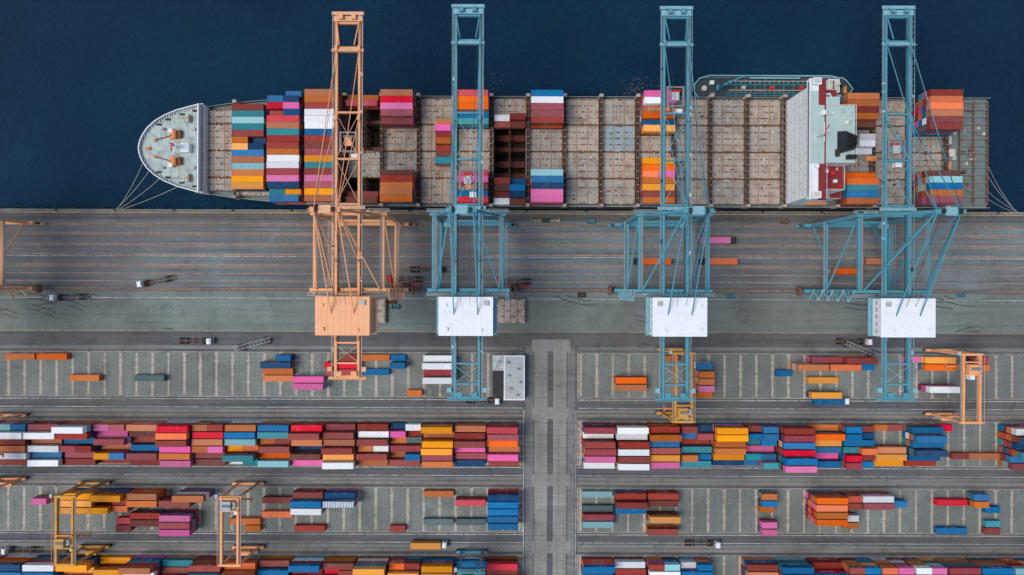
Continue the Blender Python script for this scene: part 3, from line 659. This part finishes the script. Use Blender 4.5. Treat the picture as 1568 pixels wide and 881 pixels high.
# ---------------------------------------------------------------- ship-to-shore cranes
def sts(X,c,c2,house,ytop,yback,trolley_y,hw=4.1,flip=1):
    e=empty('ship_to_shore_crane',(X,0,0))
    yw,yl=25.3,-1.0; hx=12.0; zt=42.0; ya=23.4
    s=MB()
    for y in (yw,yl):
        s.box(-hx-3,hx+3,y-0.65,y+0.65,3.2,5.0,c)
        for sx in (-1,1):
            for k in (-4,-1.4,1.4,4):
                s.cbox(sx*hx+k,y,0.6,2.3,1.0,1.3,c)
                for w in (-0.6,0.6): s.cyl((sx*hx+k+w,y-0.3,0.42),(sx*hx+k+w,y+0.3,0.42),0.37,'dark',10)
            for k in (-2.7,2.7): s.hexa([(sx*hx+k-1.9,y-0.5,1.9),(sx*hx+k+1.9,y-0.5,1.9),(sx*hx+k+1.9,y+0.5,1.9),(sx*hx+k-1.9,y+0.5,1.9),(sx*hx+k-0.6,y-0.5,3.2),(sx*hx+k+0.6,y-0.5,3.2),(sx*hx+k+0.6,y+0.5,3.2),(sx*hx+k-0.6,y+0.5,3.2)],c)
            s.cbox(sx*(hx+3.6),y,2.6,1.4,0.7,0.7,'dark')
        s.box(-hx,hx,y-0.5,y+0.5,16,17.8,c)
        s.box(-hx-1.2,hx+1.2,y-0.5,y+0.5,zt-1.2,zt+0.6,c)
        for sx in (-1,1):
            s.beam((sx*hx,y,5),(sx*hx,y,zt-1.2),1.25,1.05,c)
            s.beam((sx*hx,y,18),(sx*2,y,zt-1.2),0.45,0.45,c)
    for sx in (-1,1):
        x=sx*hx
        s.beam((x,yl+0.7,17),(x,yw-0.7,17),0.85,1.6,c)
        s.beam((x,yl+0.7,zt-0.4),(x,yw-0.7,zt-0.4),0.75,1.2,c)
        s.cyl((x,yl+0.6,18),(x,yw-0.6,zt-1),0.34,c,8)
        s.cyl((x,yw-0.6,6),(x,12,16.4),0.3,c,8)
        s.beam((x*0.85,yw-0.3,zt+0.6),(sx*3.6,ya,72),0.8,0.8,c)
        s.beam((sx*3.6,ya-.2,71),(x*0.92,yl,zt+0.6),0.48,0.48,c)
        s.beam((sx*3.6,ya-.2,71),(sx*hw,8,zt+1.2),0.34,0.34,c)
        s.beam((x*0.93,yw-0.2,zt+0.8),(sx*7.2,ya+1,57),0.3,0.3,c)
    s.box(-4.6,4.6,ya-.7,ya+.7,71.4,72.8,c); s.box(-7.4,7.4,ya+.9,ya+1.4,56.6,57.5,c)
    s.cbox(0,ya,72.8,3.6,2.6,0.25,c2); s.rail((-1.8,ya-1.3,73.05),(1.8,ya-1.3,73.05),c2)
    for sx in (-1,1): s.cyl((sx*2.6-0.3,ya,73.4),(sx*2.6+0.3,ya,73.4),0.8,'dark',12)
    s.beam((-3.8,ya-.1,66),(3.8,ya-.1,66),0.45,0.45,c)
    s.build('portal_frame',e)
    s=MB(); n=int((ytop-yback)/4)
    for sx in (-1,1):
        s.box(sx*hw-0.42,sx*hw+0.42,yback,yw+1.2,zt+0.0+0.62,zt+2.4,c)
        s.box(sx*hw-0.37,sx*hw+0.37,yw+1.8,ytop,zt+0.62,zt+2.3,c)
        for k in range(n*2):
            y=yback+1+k*(ytop-yback-2)/(n*2)
            s.box(sx*hw+sx*0.44,sx*hw+sx*1.25,y-0.08,y+0.08,zt+1.5,zt+1.7,c2)
            s.beam((sx*(hw+1.25),y,zt+1.7),(sx*(hw+1.25),y,zt+2.8),0.1,0.1,c2)
        s.box(sx*(hw+0.5),sx*(hw+1.1),yback,ytop,zt+1.72,zt+1.78,'grey')
        s.beam((sx*(hw+1.25),yback,zt+2.8),(sx*(hw+1.25),ytop,zt+2.8),0.13,0.1,c2)
        s.beam((sx*(hw-0.75),yback,zt+0.9),(sx*(hw-0.75),ytop,zt+0.9),0.18,0.18,'dark')
    ties=[yback+0.5,yback+5,yback+12,yl-1.5,yw+0.9,yw+3.2,44,60,ytop-13.2,ytop-12.0,ytop-3.6,ytop-0.5]
    for y in ties: s.box(-hw+0.43,hw-0.43,y-0.3,y+0.3,zt+0.9,zt+2.1,c)
    for (a,b_) in ((yw+3.6,44),(44.5,60),(yback+5.4,yback+11.6)):
        s.beam((-hw,a,zt+2.2),(hw,b_-0.4,zt+2.2),0.14,0.14,c2); s.beam((hw,a,zt+2.2),(-hw,b_-0.4,zt+2.2),0.14,0.14,c2)
    s.box(-hw-1.6,hw+1.6,ytop-13.6,ytop-12.5,zt+2.4,zt+2.6,c2); s.rail((-hw-1.6,ytop-13.6,zt+2.6),(hw+1.6,ytop-13.6,zt+2.6),c2)
    s.box(-hw-1.0,hw+1.0,ytop-3.2,ytop-1.4,zt+2.4,zt+2.55,c2); s.box(-hw-1.6,hw+1.6,ytop-1,ytop+0.1,zt+2.4,zt+2.6,c2)
    for sx in (-1,1):
        s.cbox(sx*2.2,ytop-2,zt+2.55,1.4,1.6,1.3,c); s.beam((sx*hw,ytop-3,zt+2.5),(sx*(hw-1.4),ytop-12,zt+4.2),0.3,0.3,c)
        s.cbox(sx*2.6,yback+1.5,zt+2.4,2.0,1.6,0.9,c); s.cbox(sx*(hw+1.9),yback+3,zt+1.6,1.6,1.6,1.2,c2)
    for k in range(14):
        yy=random.uniform(yback+4,ytop-16)
        if -18<yy<0: continue
        sx=random.choice((-1,1)); s.cbox(sx*(hw+0.9),yy,zt+1.8,0.7,random.uniform(.6,1.6),0.8,random.choice(['lgrey','grey','cream',c2,'dark']))
    s.box(-hw-2.6,hw+2.6,yback-0.6,yback+0.3,zt+0.8,zt+1.6,c); s.rail((-hw-2.6,yback-0.6,zt+1.6),(hw+2.6,yback-0.6,zt+1.6),c2)
    s.box(-hw-2.2,hw+2.2,yw+1.4,yw+2.6,zt+2.45,zt+2.6,c2)
    s.build('boom_and_girders',e)
    s=MB()
    for sx in (-1,1):
        for (y,r) in ((ytop-12.5,0.22),(58,0.24)):
            s.beam((sx*3.6,ya,72),(sx*hw,y,zt+2.4),r,r,c); s.cbox(sx*hw,y,zt+2.4,0.9,1.6,0.9,c)
        s.beam((sx*3.6,ya,72),(sx*hw,-18.6,zt+2.4),0.34,0.34,c); s.beam((sx*2.6,ya,73),(sx*1.5,-6,52.3),0.1,0.1,'dark')
        s.beam((sx*2.9,ya,73.4),(sx*3.0,ytop-14,zt+3),0.1,0.1,'dark')
    s.build('stays_and_ropes',e)
    s=MB(); rm='white' if house=='white' else 'peach'
    s.box(-9.1,9.1,-16.2,-3.2,zt+2.5,zt+3.1,c)
    s.box(-8.9,8.9,-16.0,-3.4,zt+3.1,zt+8.6,rm)
    s.box(-9.1,9.1,-16.2,-3.2,zt+8.6,zt+8.8,rm)
    for k in range(1,9): s.box(-9.1+k*2.02-0.05,-9.1+k*2.02+0.05,-16.2,-3.2,zt+8.8,zt+8.86,rm)
    s.cbox(6.8*flip,-5.2,zt+8.8,1.6,1.6,0.7,'lgrey'); s.cbox(-6.6*flip,-14,zt+8.8,1.2,1.2,0.7,rm); s.cbox(5*flip,-14.4,zt+8.8,1.0,1.0,0.5,rm); s.cbox(-6.8*flip,-6,zt+8.8,0.9,0.9,0.5,rm)
    for k in range(5): s.box(8.9,8.95,-15+k*2.4,-13.6+k*2.4,zt+5,zt+6.4,'lgrey'); s.box(-8.95,-8.9,-15+k*2.4,-13.6+k*2.4,zt+5,zt+6.4,'lgrey')
    s.box(-10.2,-9.1,-16.2,-3.2,zt+2.6,zt+2.7,c2); s.rail((-10.2,-16.2,zt+2.7),(-10.2,-3.2,zt+2.7),c2)
    s.box(9.1,10.2,-16.2,-3.2,zt+2.6,zt+2.7,c2); s.rail((10.2,-16.2,zt+2.7),(10.2,-3.2,zt+2.7),c2)
    s.build('machine_house',e)
    s=MB()
    for z in range(6,40,4):
        d=1 if (z//4)%2 else -1
        s.beam((flip*(hx+1.5),yl-1.6-d*1.6+0,z),(flip*(hx+1.5),yl-1.6+d*1.6,z+4),0.7,0.15,c2)
        s.box(flip*(hx+1.0),flip*(hx+2.2),yl-1.6+d*1.6-0.5,yl-1.6+d*1.6+0.5,z+3.9,z+4.0,c2)
        s.rail((flip*(hx+2.2),yl-3.4,z+4),(flip*(hx+2.2),yl+0.2,z+4),c2)
    s.box(-flip*(hx+0.9),-flip*(hx+2.2),yl-0.65,yl+0.65,0.3,zt-2,c)
    for y in (yl-1.5,yw+1.2):
        s.box(-hx-2.2,hx+2.2,y-0.4,y+0.4,zt+0.3,zt+0.4,'grey'); s.rail((-hx-2.2,y-0.5,zt+0.4),(hx+2.2,y-0.5,zt+0.4),c2); s.rail((-hx-2.2,y+0.5,zt+0.4),(hx+2.2,y+0.5,zt+0.4),c2)
    for sx in (-1,1):
        s.box(sx*(hx+0.6),sx*(hx+1.4),yl,yw,17.8,17.9,'grey'); s.rail((sx*(hx+1.4),yl,17.9),(sx*(hx+1.4),yw,17.9),c2)
        s.box(sx*(hx-1.2),sx*(hx-0.5),yl,yw,zt+0.2,zt+0.3,'grey')
    s.cyl((flip*(hx+4.8)-0.5,yl,4),(flip*(hx+4.8)+0.5,yl,4),1.9,'rust',16)
    s.cbox(-flip*(hx-3),yw-1.5,17.8,3,1.6,2.2,c2)
    for k in range(6): s.cbox(random.uniform(-hx,hx),random.choice((yl-1.2,yw+1.0)),zt+0.45,random.uniform(.6,1.8),0.6,0.9,random.choice(['lgrey','grey','dark',c2]))
    s.build('stairs_and_walkways',e)
    s=MB(); ty=trolley_y
    s.box(-3.1,3.1,ty-3.5,ty-3.0,zt+0.7,zt+1.6,'grey'); s.box(-3.1,3.1,ty+3.0,ty+3.5,zt+0.7,zt+1.6,'grey')
    s.box(-3.1,-2.4,ty-3,ty+3,zt+0.7,zt+1.6,'grey'); s.box(2.4,3.1,ty-3,ty+3,zt+0.7,zt+1.6,'grey')
    s.box(-1.2,1.2,ty-1.4,ty+1.4,zt+0.6,zt+1.8,'lgrey' if house=='white' else c); s.cyl((-1.7,ty+1.9,zt+1.3),(1.7,ty+1.9,zt+1.3),0.5,'redp' if house=='white' else 'grey',10)
    s.box(0.6,2.8,ty-5.8,ty-3.8,zt-2.6,zt-0.2,'white'); s.box(0.55,2.85,ty-5.85,ty-5.8,zt-2.0,zt-0.8,'glass')
    zs=26
    for sx in (-1,1):
        for sy in (-1,1): s.beam((sx*1.4,ty+sy*1.2,zt),(sx*1.4,ty+sy*0.9,zs+1.4),0.08,0.08,'dark')
    s.box(-1.8,1.8,ty-0.9,ty+0.9,zs+0.7,zs+1.5,'hot'); s.box(-6.1,6.1,ty-0.35,ty+0.35,zs,zs+0.6,'liney')
    for sx in (-1,1): s.box(sx*5.8,sx*6.1,ty-1.22,ty+1.22,zs-0.1,zs+0.5,'liney')
    s.build('trolley_and_spreader',e)
sts(-56.6,'orange','orange2','peach',94.3,-31.2,50,hw=3.9,flip=1)
sts(-15.4,'blue','blue2','white',97.0,-38.2,37)
sts(56.1,'blue','blue2','white',96.6,-38.2,66,flip=-1)
sts(132.3,'blue','blue2','white',97.0,-37.8,48,flip=-1)
sts(-207.3,'orange','orange2','peach',94,-31.5,20)

# ---------------------------------------------------------------- yard gantry cranes
def rtg(X,b,c,flip=1,tro=0.4,L=9.5,hz=19.5):
    y0=BL[b]+2.4; y1=BL[b]-17.2-6.2
    e=empty('rubber_tyred_gantry_crane',(X,0,0)); s=MB()
    for y in (y0,y1):
        s.box(-L/2-1.5,L/2+1.5,y-0.5,y+0.5,1.6,2.7,c)
        for sx in (-1,1):
            for k in (-0.9,0.9): s.cyl((sx*(L/2)+k,y-0.35,0.8),(sx*(L/2)+k,y+0.35,0.8),0.78,'black',14)
            s.beam((sx*L/2*0.9,y,2.7),(sx*3.1,y,hz),0.8,0.7,c)
        s.beam((-L/2*0.75,y,8),(L/2*0.75,y,8),0.4,0.4,c)
        s.box(-4.4,4.4,y-0.45,y+0.45,hz,hz+1.0,c)
    for sx in (-1,1):
        s.box(sx*3.1-0.38,sx*3.1+0.38,y1+0.46,y0-0.46,hz-0.2,hz+1.3,c)
        s.box(sx*3.6,sx*4.2,y1,y0,hz+0.6,hz+0.7,'grey'); s.rail((sx*4.3,y1,hz+0.7),(sx*4.3,y0,hz+0.7),c)
    s.box(-1.6*flip,2.6*flip,y1-2.2,y1-0.6,1.8,5.2,c)
    s.box(-4.6*flip,-2.2*flip,y1-1.8,y1-0.6,1.8,4.2,'grey')
    for z in range(3,18,3): s.beam((4.8,y0+0.9,z),(4.1,y0+0.9,z+3),0.7,0.15,'grey')
    s.box(-5.4,-4.4,y0-0.2,y0+1.2,hz+0.3,hz+1.6,'lgrey')
    s.build('gantry',e); s=MB()
    ty=y1+(y0-y1)*tro
    s.box(-3.4,3.4,ty-2.6,ty-2.1,hz+1.35,hz+1.9,c); s.box(-3.4,3.4,ty+2.1,ty+2.6,hz+1.35,hz+1.9,c)
    s.box(-2.4,1.2,ty-2,ty+1.6,hz+1.5,hz+3.4,c if flip>0 else 'lgrey'); s.cyl((-1.8,ty,hz+3.5),(1.4,ty,hz+3.5),0.55,'grey',12); s.box(1.5,2.6,ty-1,ty+1,hz+1.5,hz+2.6,'lgrey')
    s.box(0.8,2.6,ty-4.6,ty-2.8,hz-3.4,hz-1.0,'white'); s.box(0.75,2.65,ty-4.65,ty-4.6,hz-2.8,hz-1.6,'glass')
    for sx in (-1,1): s.beam((sx*1.2,ty,hz),(sx*1.2,ty,14.8),0.08,0.08,'dark')
    s.box(-6.1,6.1,ty-0.3,ty+0.3,14,14.5,'hot'); s.box(-1.5,1.5,ty-0.8,ty+0.8,14.5,15.2,'hot')
    for sx in (-1,1): s.box(sx*5.8,sx*6.1,ty-1.22,ty+1.22,13.9,14.4,'hot')
    s.build('trolley_and_spreader',e)
rtg(174,0,'orange',1,0.8); rtg(65,0,'yellow',1,0.15)
rtg(-169,2,'yellow',1,0.35); rtg(-106.5,2,'orange',-1,0.9); rtg(-203,1,'orange',1,0.5); rtg(-16,3,'blue',1,0.9)

# ---------------------------------------------------------------- trucks
def truck(px,py,heading=0,load=None,cab='white',tail=True):
    X,Y=gp(px,py,0); e=empty('container_truck',(X,Y,0.02),math.radians(heading)); s=MB()
    s.box(4.6,7.4,-0.45,0.45,0.7,0.95,'dark')
    s.hexa([(6.2,-1.2,0.6),(8.2,-1.2,0.6),(8.2,1.2,0.6),(6.2,1.2,0.6),(6.2,-1.15,3.1),(7.9,-1.15,3.1),(7.9,1.15,3.1),(6.2,1.15,3.1)],cab)
    s.box(6.3,7.5,-0.95,0.95,3.1,3.45,cab); s.box(8.12,8.17,-1.0,1.0,1.75,2.7,'glass')
    s.box(8.2,8.35,-1.15,1.15,0.4,0.95,'grey'); s.box(6.6,7.6,-1.22,-1.17,1.8,2.6,'glass'); s.box(6.6,7.6,1.17,1.22,1.8,2.6,'glass')
    s.box(7.7,7.9,-1.65,-1.25,1.9,2.5,'dark'); s.box(7.7,7.9,1.25,1.65,1.9,2.5,'dark'); s.cyl((5.8,0.7,0.9),(5.8,0.7,3.3),0.12,'grey',6)
    for x in (7.3,5.2,4.0):
        for y in (-1,1): s.cyl((x,y*0.75,0.5),(x,y*1.2,0.5),0.5,'black',12)
    if tail:
        for y in (-0.5,0.5): s.box(-6.2,5.6,y-0.1,y+0.1,1.0,1.35,'dark')
        for x in (-6.1,-3,0,3,5.5): s.box(x-0.15,x+0.15,-1.22,1.22,1.1,1.38,'rust')
        for x in (-5.2,-3.9,-2.6):
            for y in (-1,1): s.cyl((x,y*0.75,0.5),(x,y*1.2,0.5),0.5,'black',12)
    s.build('tractor_and_trailer',e)
    if load:
        o=bpy.data.objects.new('load_container',C40); COL.objects.link(o); o.parent=e; o.location=(-0.4,0,1.4); o.color=(*PAL[load],1)
truck(245,430,192); truck(113,455,182); truck(298,522,0); truck(1070,831,0); truck(655,831,0,'y')
truck(125,841,0); truck(40,841,180); truck(1265,613,0,'b'); truck(1000,401,180,'O',cab='dark'); truck(1100,401,180,'O',cab='dark'); truck(1290,416,180,'O',cab='grey'); truck(1340,401,180,'o',cab='grey'); truck(650,413,0,cab='dark'); truck(625,428,180,cab='redp'); truck(790,431,180,cab='redp'); truck(1093,369,0,'p',cab='dark'); truck(735,613,0); truck(1300,523,0)
# lashing gear bins
def gearbin(px,py,c):
    X,Y=gp(px,py,0); s=MB()
    s.box(X-1.5,X+1.5,Y-0.9,Y+0.9,0.15,0.25,c)
    s.box(X-1.5,X-1.42,Y-0.9,Y+0.9,0.25,1.1,c); s.box(X+1.42,X+1.5,Y-0.9,Y+0.9,0.25,1.1,c)
    s.box(X-1.42,X+1.42,Y-0.9,Y-0.82,0.25,1.1,c); s.box(X-1.42,X+1.42,Y+0.82,Y+0.9,0.25,1.1,c)
    for k in range(7): s.cbox(X+random.uniform(-1.1,1.1),Y+random.uniform(-.5,.5),0.25,0.4,0.3,0.4+random.random()*.3,'rust')
    s.build('lashing_gear_bin')
for p in ((600,462,'rust'),(606,470,'teal'),(660,336,'liney'),(905,340,'teal'),(1118,455,'teal'),(1200,340,'rust'),(1470,452,'teal'),(890,452,'dark')): gearbin(*p)
def landed(px0,px1,py0,py1,n):
    x0,y1=gp(px0,py0,2); x1,y0=gp(px1,py1,2); s=MB()
    for k in range(n):
        z=0.35+k*1.0
        s.box(x0,x1,y0,y1,z,z+0.75,'hatch')
        for i in range(5):
            xx=x0+0.4+(x1-x0-0.8)*i/4; s.box(xx-0.12,xx+0.12,y0+.1,y1-.1,z+0.75,z+0.83,'rust')
        for i in range(5):
            yy=y0+0.4+(y1-y0-0.8)*i/4; s.box(x0+.1,x1-.1,yy-0.08,yy+0.08,z+0.75,z+0.8,'rust')
            for j in range(6):
                xx=x0+0.5+(x1-x0-1)*j/5; s.box(xx-0.25,xx+0.25,yy-0.25,yy+0.25,z+0.75,z+0.88,'cream' if (i+j)%2 else 'rust')
        for xx in (x0+1,x1-1): s.box(xx-0.3,xx+0.3,y0+0.3,y1-0.3,z-0.34,z,'dark')
    s.build('stacked_hatch_cover')
landed(760,804,458,495,2); landed(545,590,458,495,2)
x0,y0=gp(772,612,4); x1,y1=gp(803,545,4)
b_=empty('yard_workshop_building'); s=MB()
s.box(x0,x1,y0,y1,0,4.6,'lgrey'); s.box(x0-0.15,x1+0.15,y0-0.15,y1+0.15,4.6,4.85,'white'); s.box(x0+0.3,x1-0.3,y0+0.3,y1-0.3,4.85,4.9,'lgrey')
for k in range(6): s.cbox((x0+x1)/2+(-1)**k*random.uniform(1,3),y0+2+k*2.6,4.9,random.uniform(.6,1.2),0.8,0.5,'grey')
for k in range(4): s.box(x0+0.8+k*1.9,x0+1.9+k*1.9,y1,y1+0.05,1.0,2.4,'glass')
s.box(x0-0.05,x0,y0+3,y0+6.5,0,3.6,'dark')
s.box(x0-4.6,x0-0.2,y1-6,y1,0,3.2,'white'); s.box(x0-4.7,x0-0.16,y1-6.1,y1+0.1,3.2,3.35,'roofmix'); s.box(x0-4.2,x0-3.2,y1,y1+0.05,1,2,'glass')
s.box(x0-4.7,x0-0.3,y1-17,y1-6.5,2.5,2.65,'dark')
for xx in (x0-4.5,x0-0.6):
    for yy in (y1-16.8,y1-6.8): s.box(xx-0.1,xx+0.1,yy-0.1,yy+0.1,0,2.5,'grey')
s.build('walls_and_roof',b_)
def lattice(px0,py0,px1,py1):
    a=gp(px0,py0,3); c=gp(px1,py1,3); p=Vector((*a,1.6)); q=Vector((*c,4.5)); d=(q-p); pr=Vector((-d.y,d.x,0)).normalized()*0.8; s=MB()
    for k in (-1,1): s.beam(p+pr*k,q+pr*k,0.15,0.2,'grey'); s.beam(p+pr*k+Vector((0,0,1.2)),q+pr*k+Vector((0,0,1.2)),0.12,0.12,'lgrey')
    n=10
    for i in range(n):
        u=p.lerp(q,i/n); w=p.lerp(q,(i+1)/n); s.beam(u-pr,w+pr,0.12,0.12,'grey'); s.beam(u-pr,u+pr,0.12,0.12,'lgrey')
    for t in (0.15,0.8):
        u=p.lerp(q,t); s.cbox(u.x,u.y,0.9,3,2.4,0.3,'dark')
        for i in (-1,1):
            for j in (-1,1): s.cyl((u.x+i,u.y+j*1.0,0.5),(u.x+i,u.y+j*1.3,0.5),0.5,'black',10)
        s.beam((u.x,u.y,1.2),(u.x,u.y,u.z),0.4,0.4,'grey')
    s.build('mobile_boarding_gangway')
lattice(358,535,418,519); lattice(1345,545,1290,524)
def spreader(px,py,c='redp'):
    X,Y=gp(px,py,0.6); s=MB()
    s.box(X-6,X+6,Y-0.3,Y+0.3,0.3,0.8,c)
    for sx in (-1,1): s.box(X+sx*5.7,X+sx*6,Y-1.2,Y+1.2,0.1,0.6,c)
    s.box(X-1.5,X+1.5,Y-0.8,Y+0.8,0.8,1.4,'dark'); s.build('container_spreader')
spreader(622,436); spreader(788,438); spreader(835,338,'liney')

# ---------------------------------------------------------------- light, sky, camera
w=bpy.data.worlds.new('World'); scene.world=w; w.use_nodes=True; nt=w.node_tree
sky=nt.nodes.new('ShaderNodeTexSky'); sky.sky_type='NISHITA'; sky.sun_disc=False
el,az=math.radians(62),math.radians(-100)
sky.sun_elevation=el; sky.sun_rotation=az
bg=nt.nodes['Background']; nt.links.new(sky.outputs[0],bg.inputs[0]); bg.inputs[1].default_value=0.15
sd=bpy.data.lights.new('sun','SUN'); sd.energy=2.6; sd.angle=math.radians(32); sd.color=(1,0.96,0.88)
so=bpy.data.objects.new('sun',sd); COL.objects.link(so)
dv=Vector((math.sin(az)*math.cos(el),math.cos(az)*math.cos(el),math.sin(el)))
so.rotation_euler=dv.to_track_quat('Z','Y').to_euler()
cd=bpy.data.cameras.new('camera'); cam=bpy.data.objects.new('camera',cd); COL.objects.link(cam)
cam.location=(0,0,H); cam.rotation_euler=(0,0,TH); cd.sensor_width=36; cd.lens=36*H/(1568/S0); cd.clip_end=6000; cd.clip_start=1
scene.camera=cam
scene.view_settings.view_transform='Standard'; scene.view_settings.look='None'; scene.view_settings.exposure=0
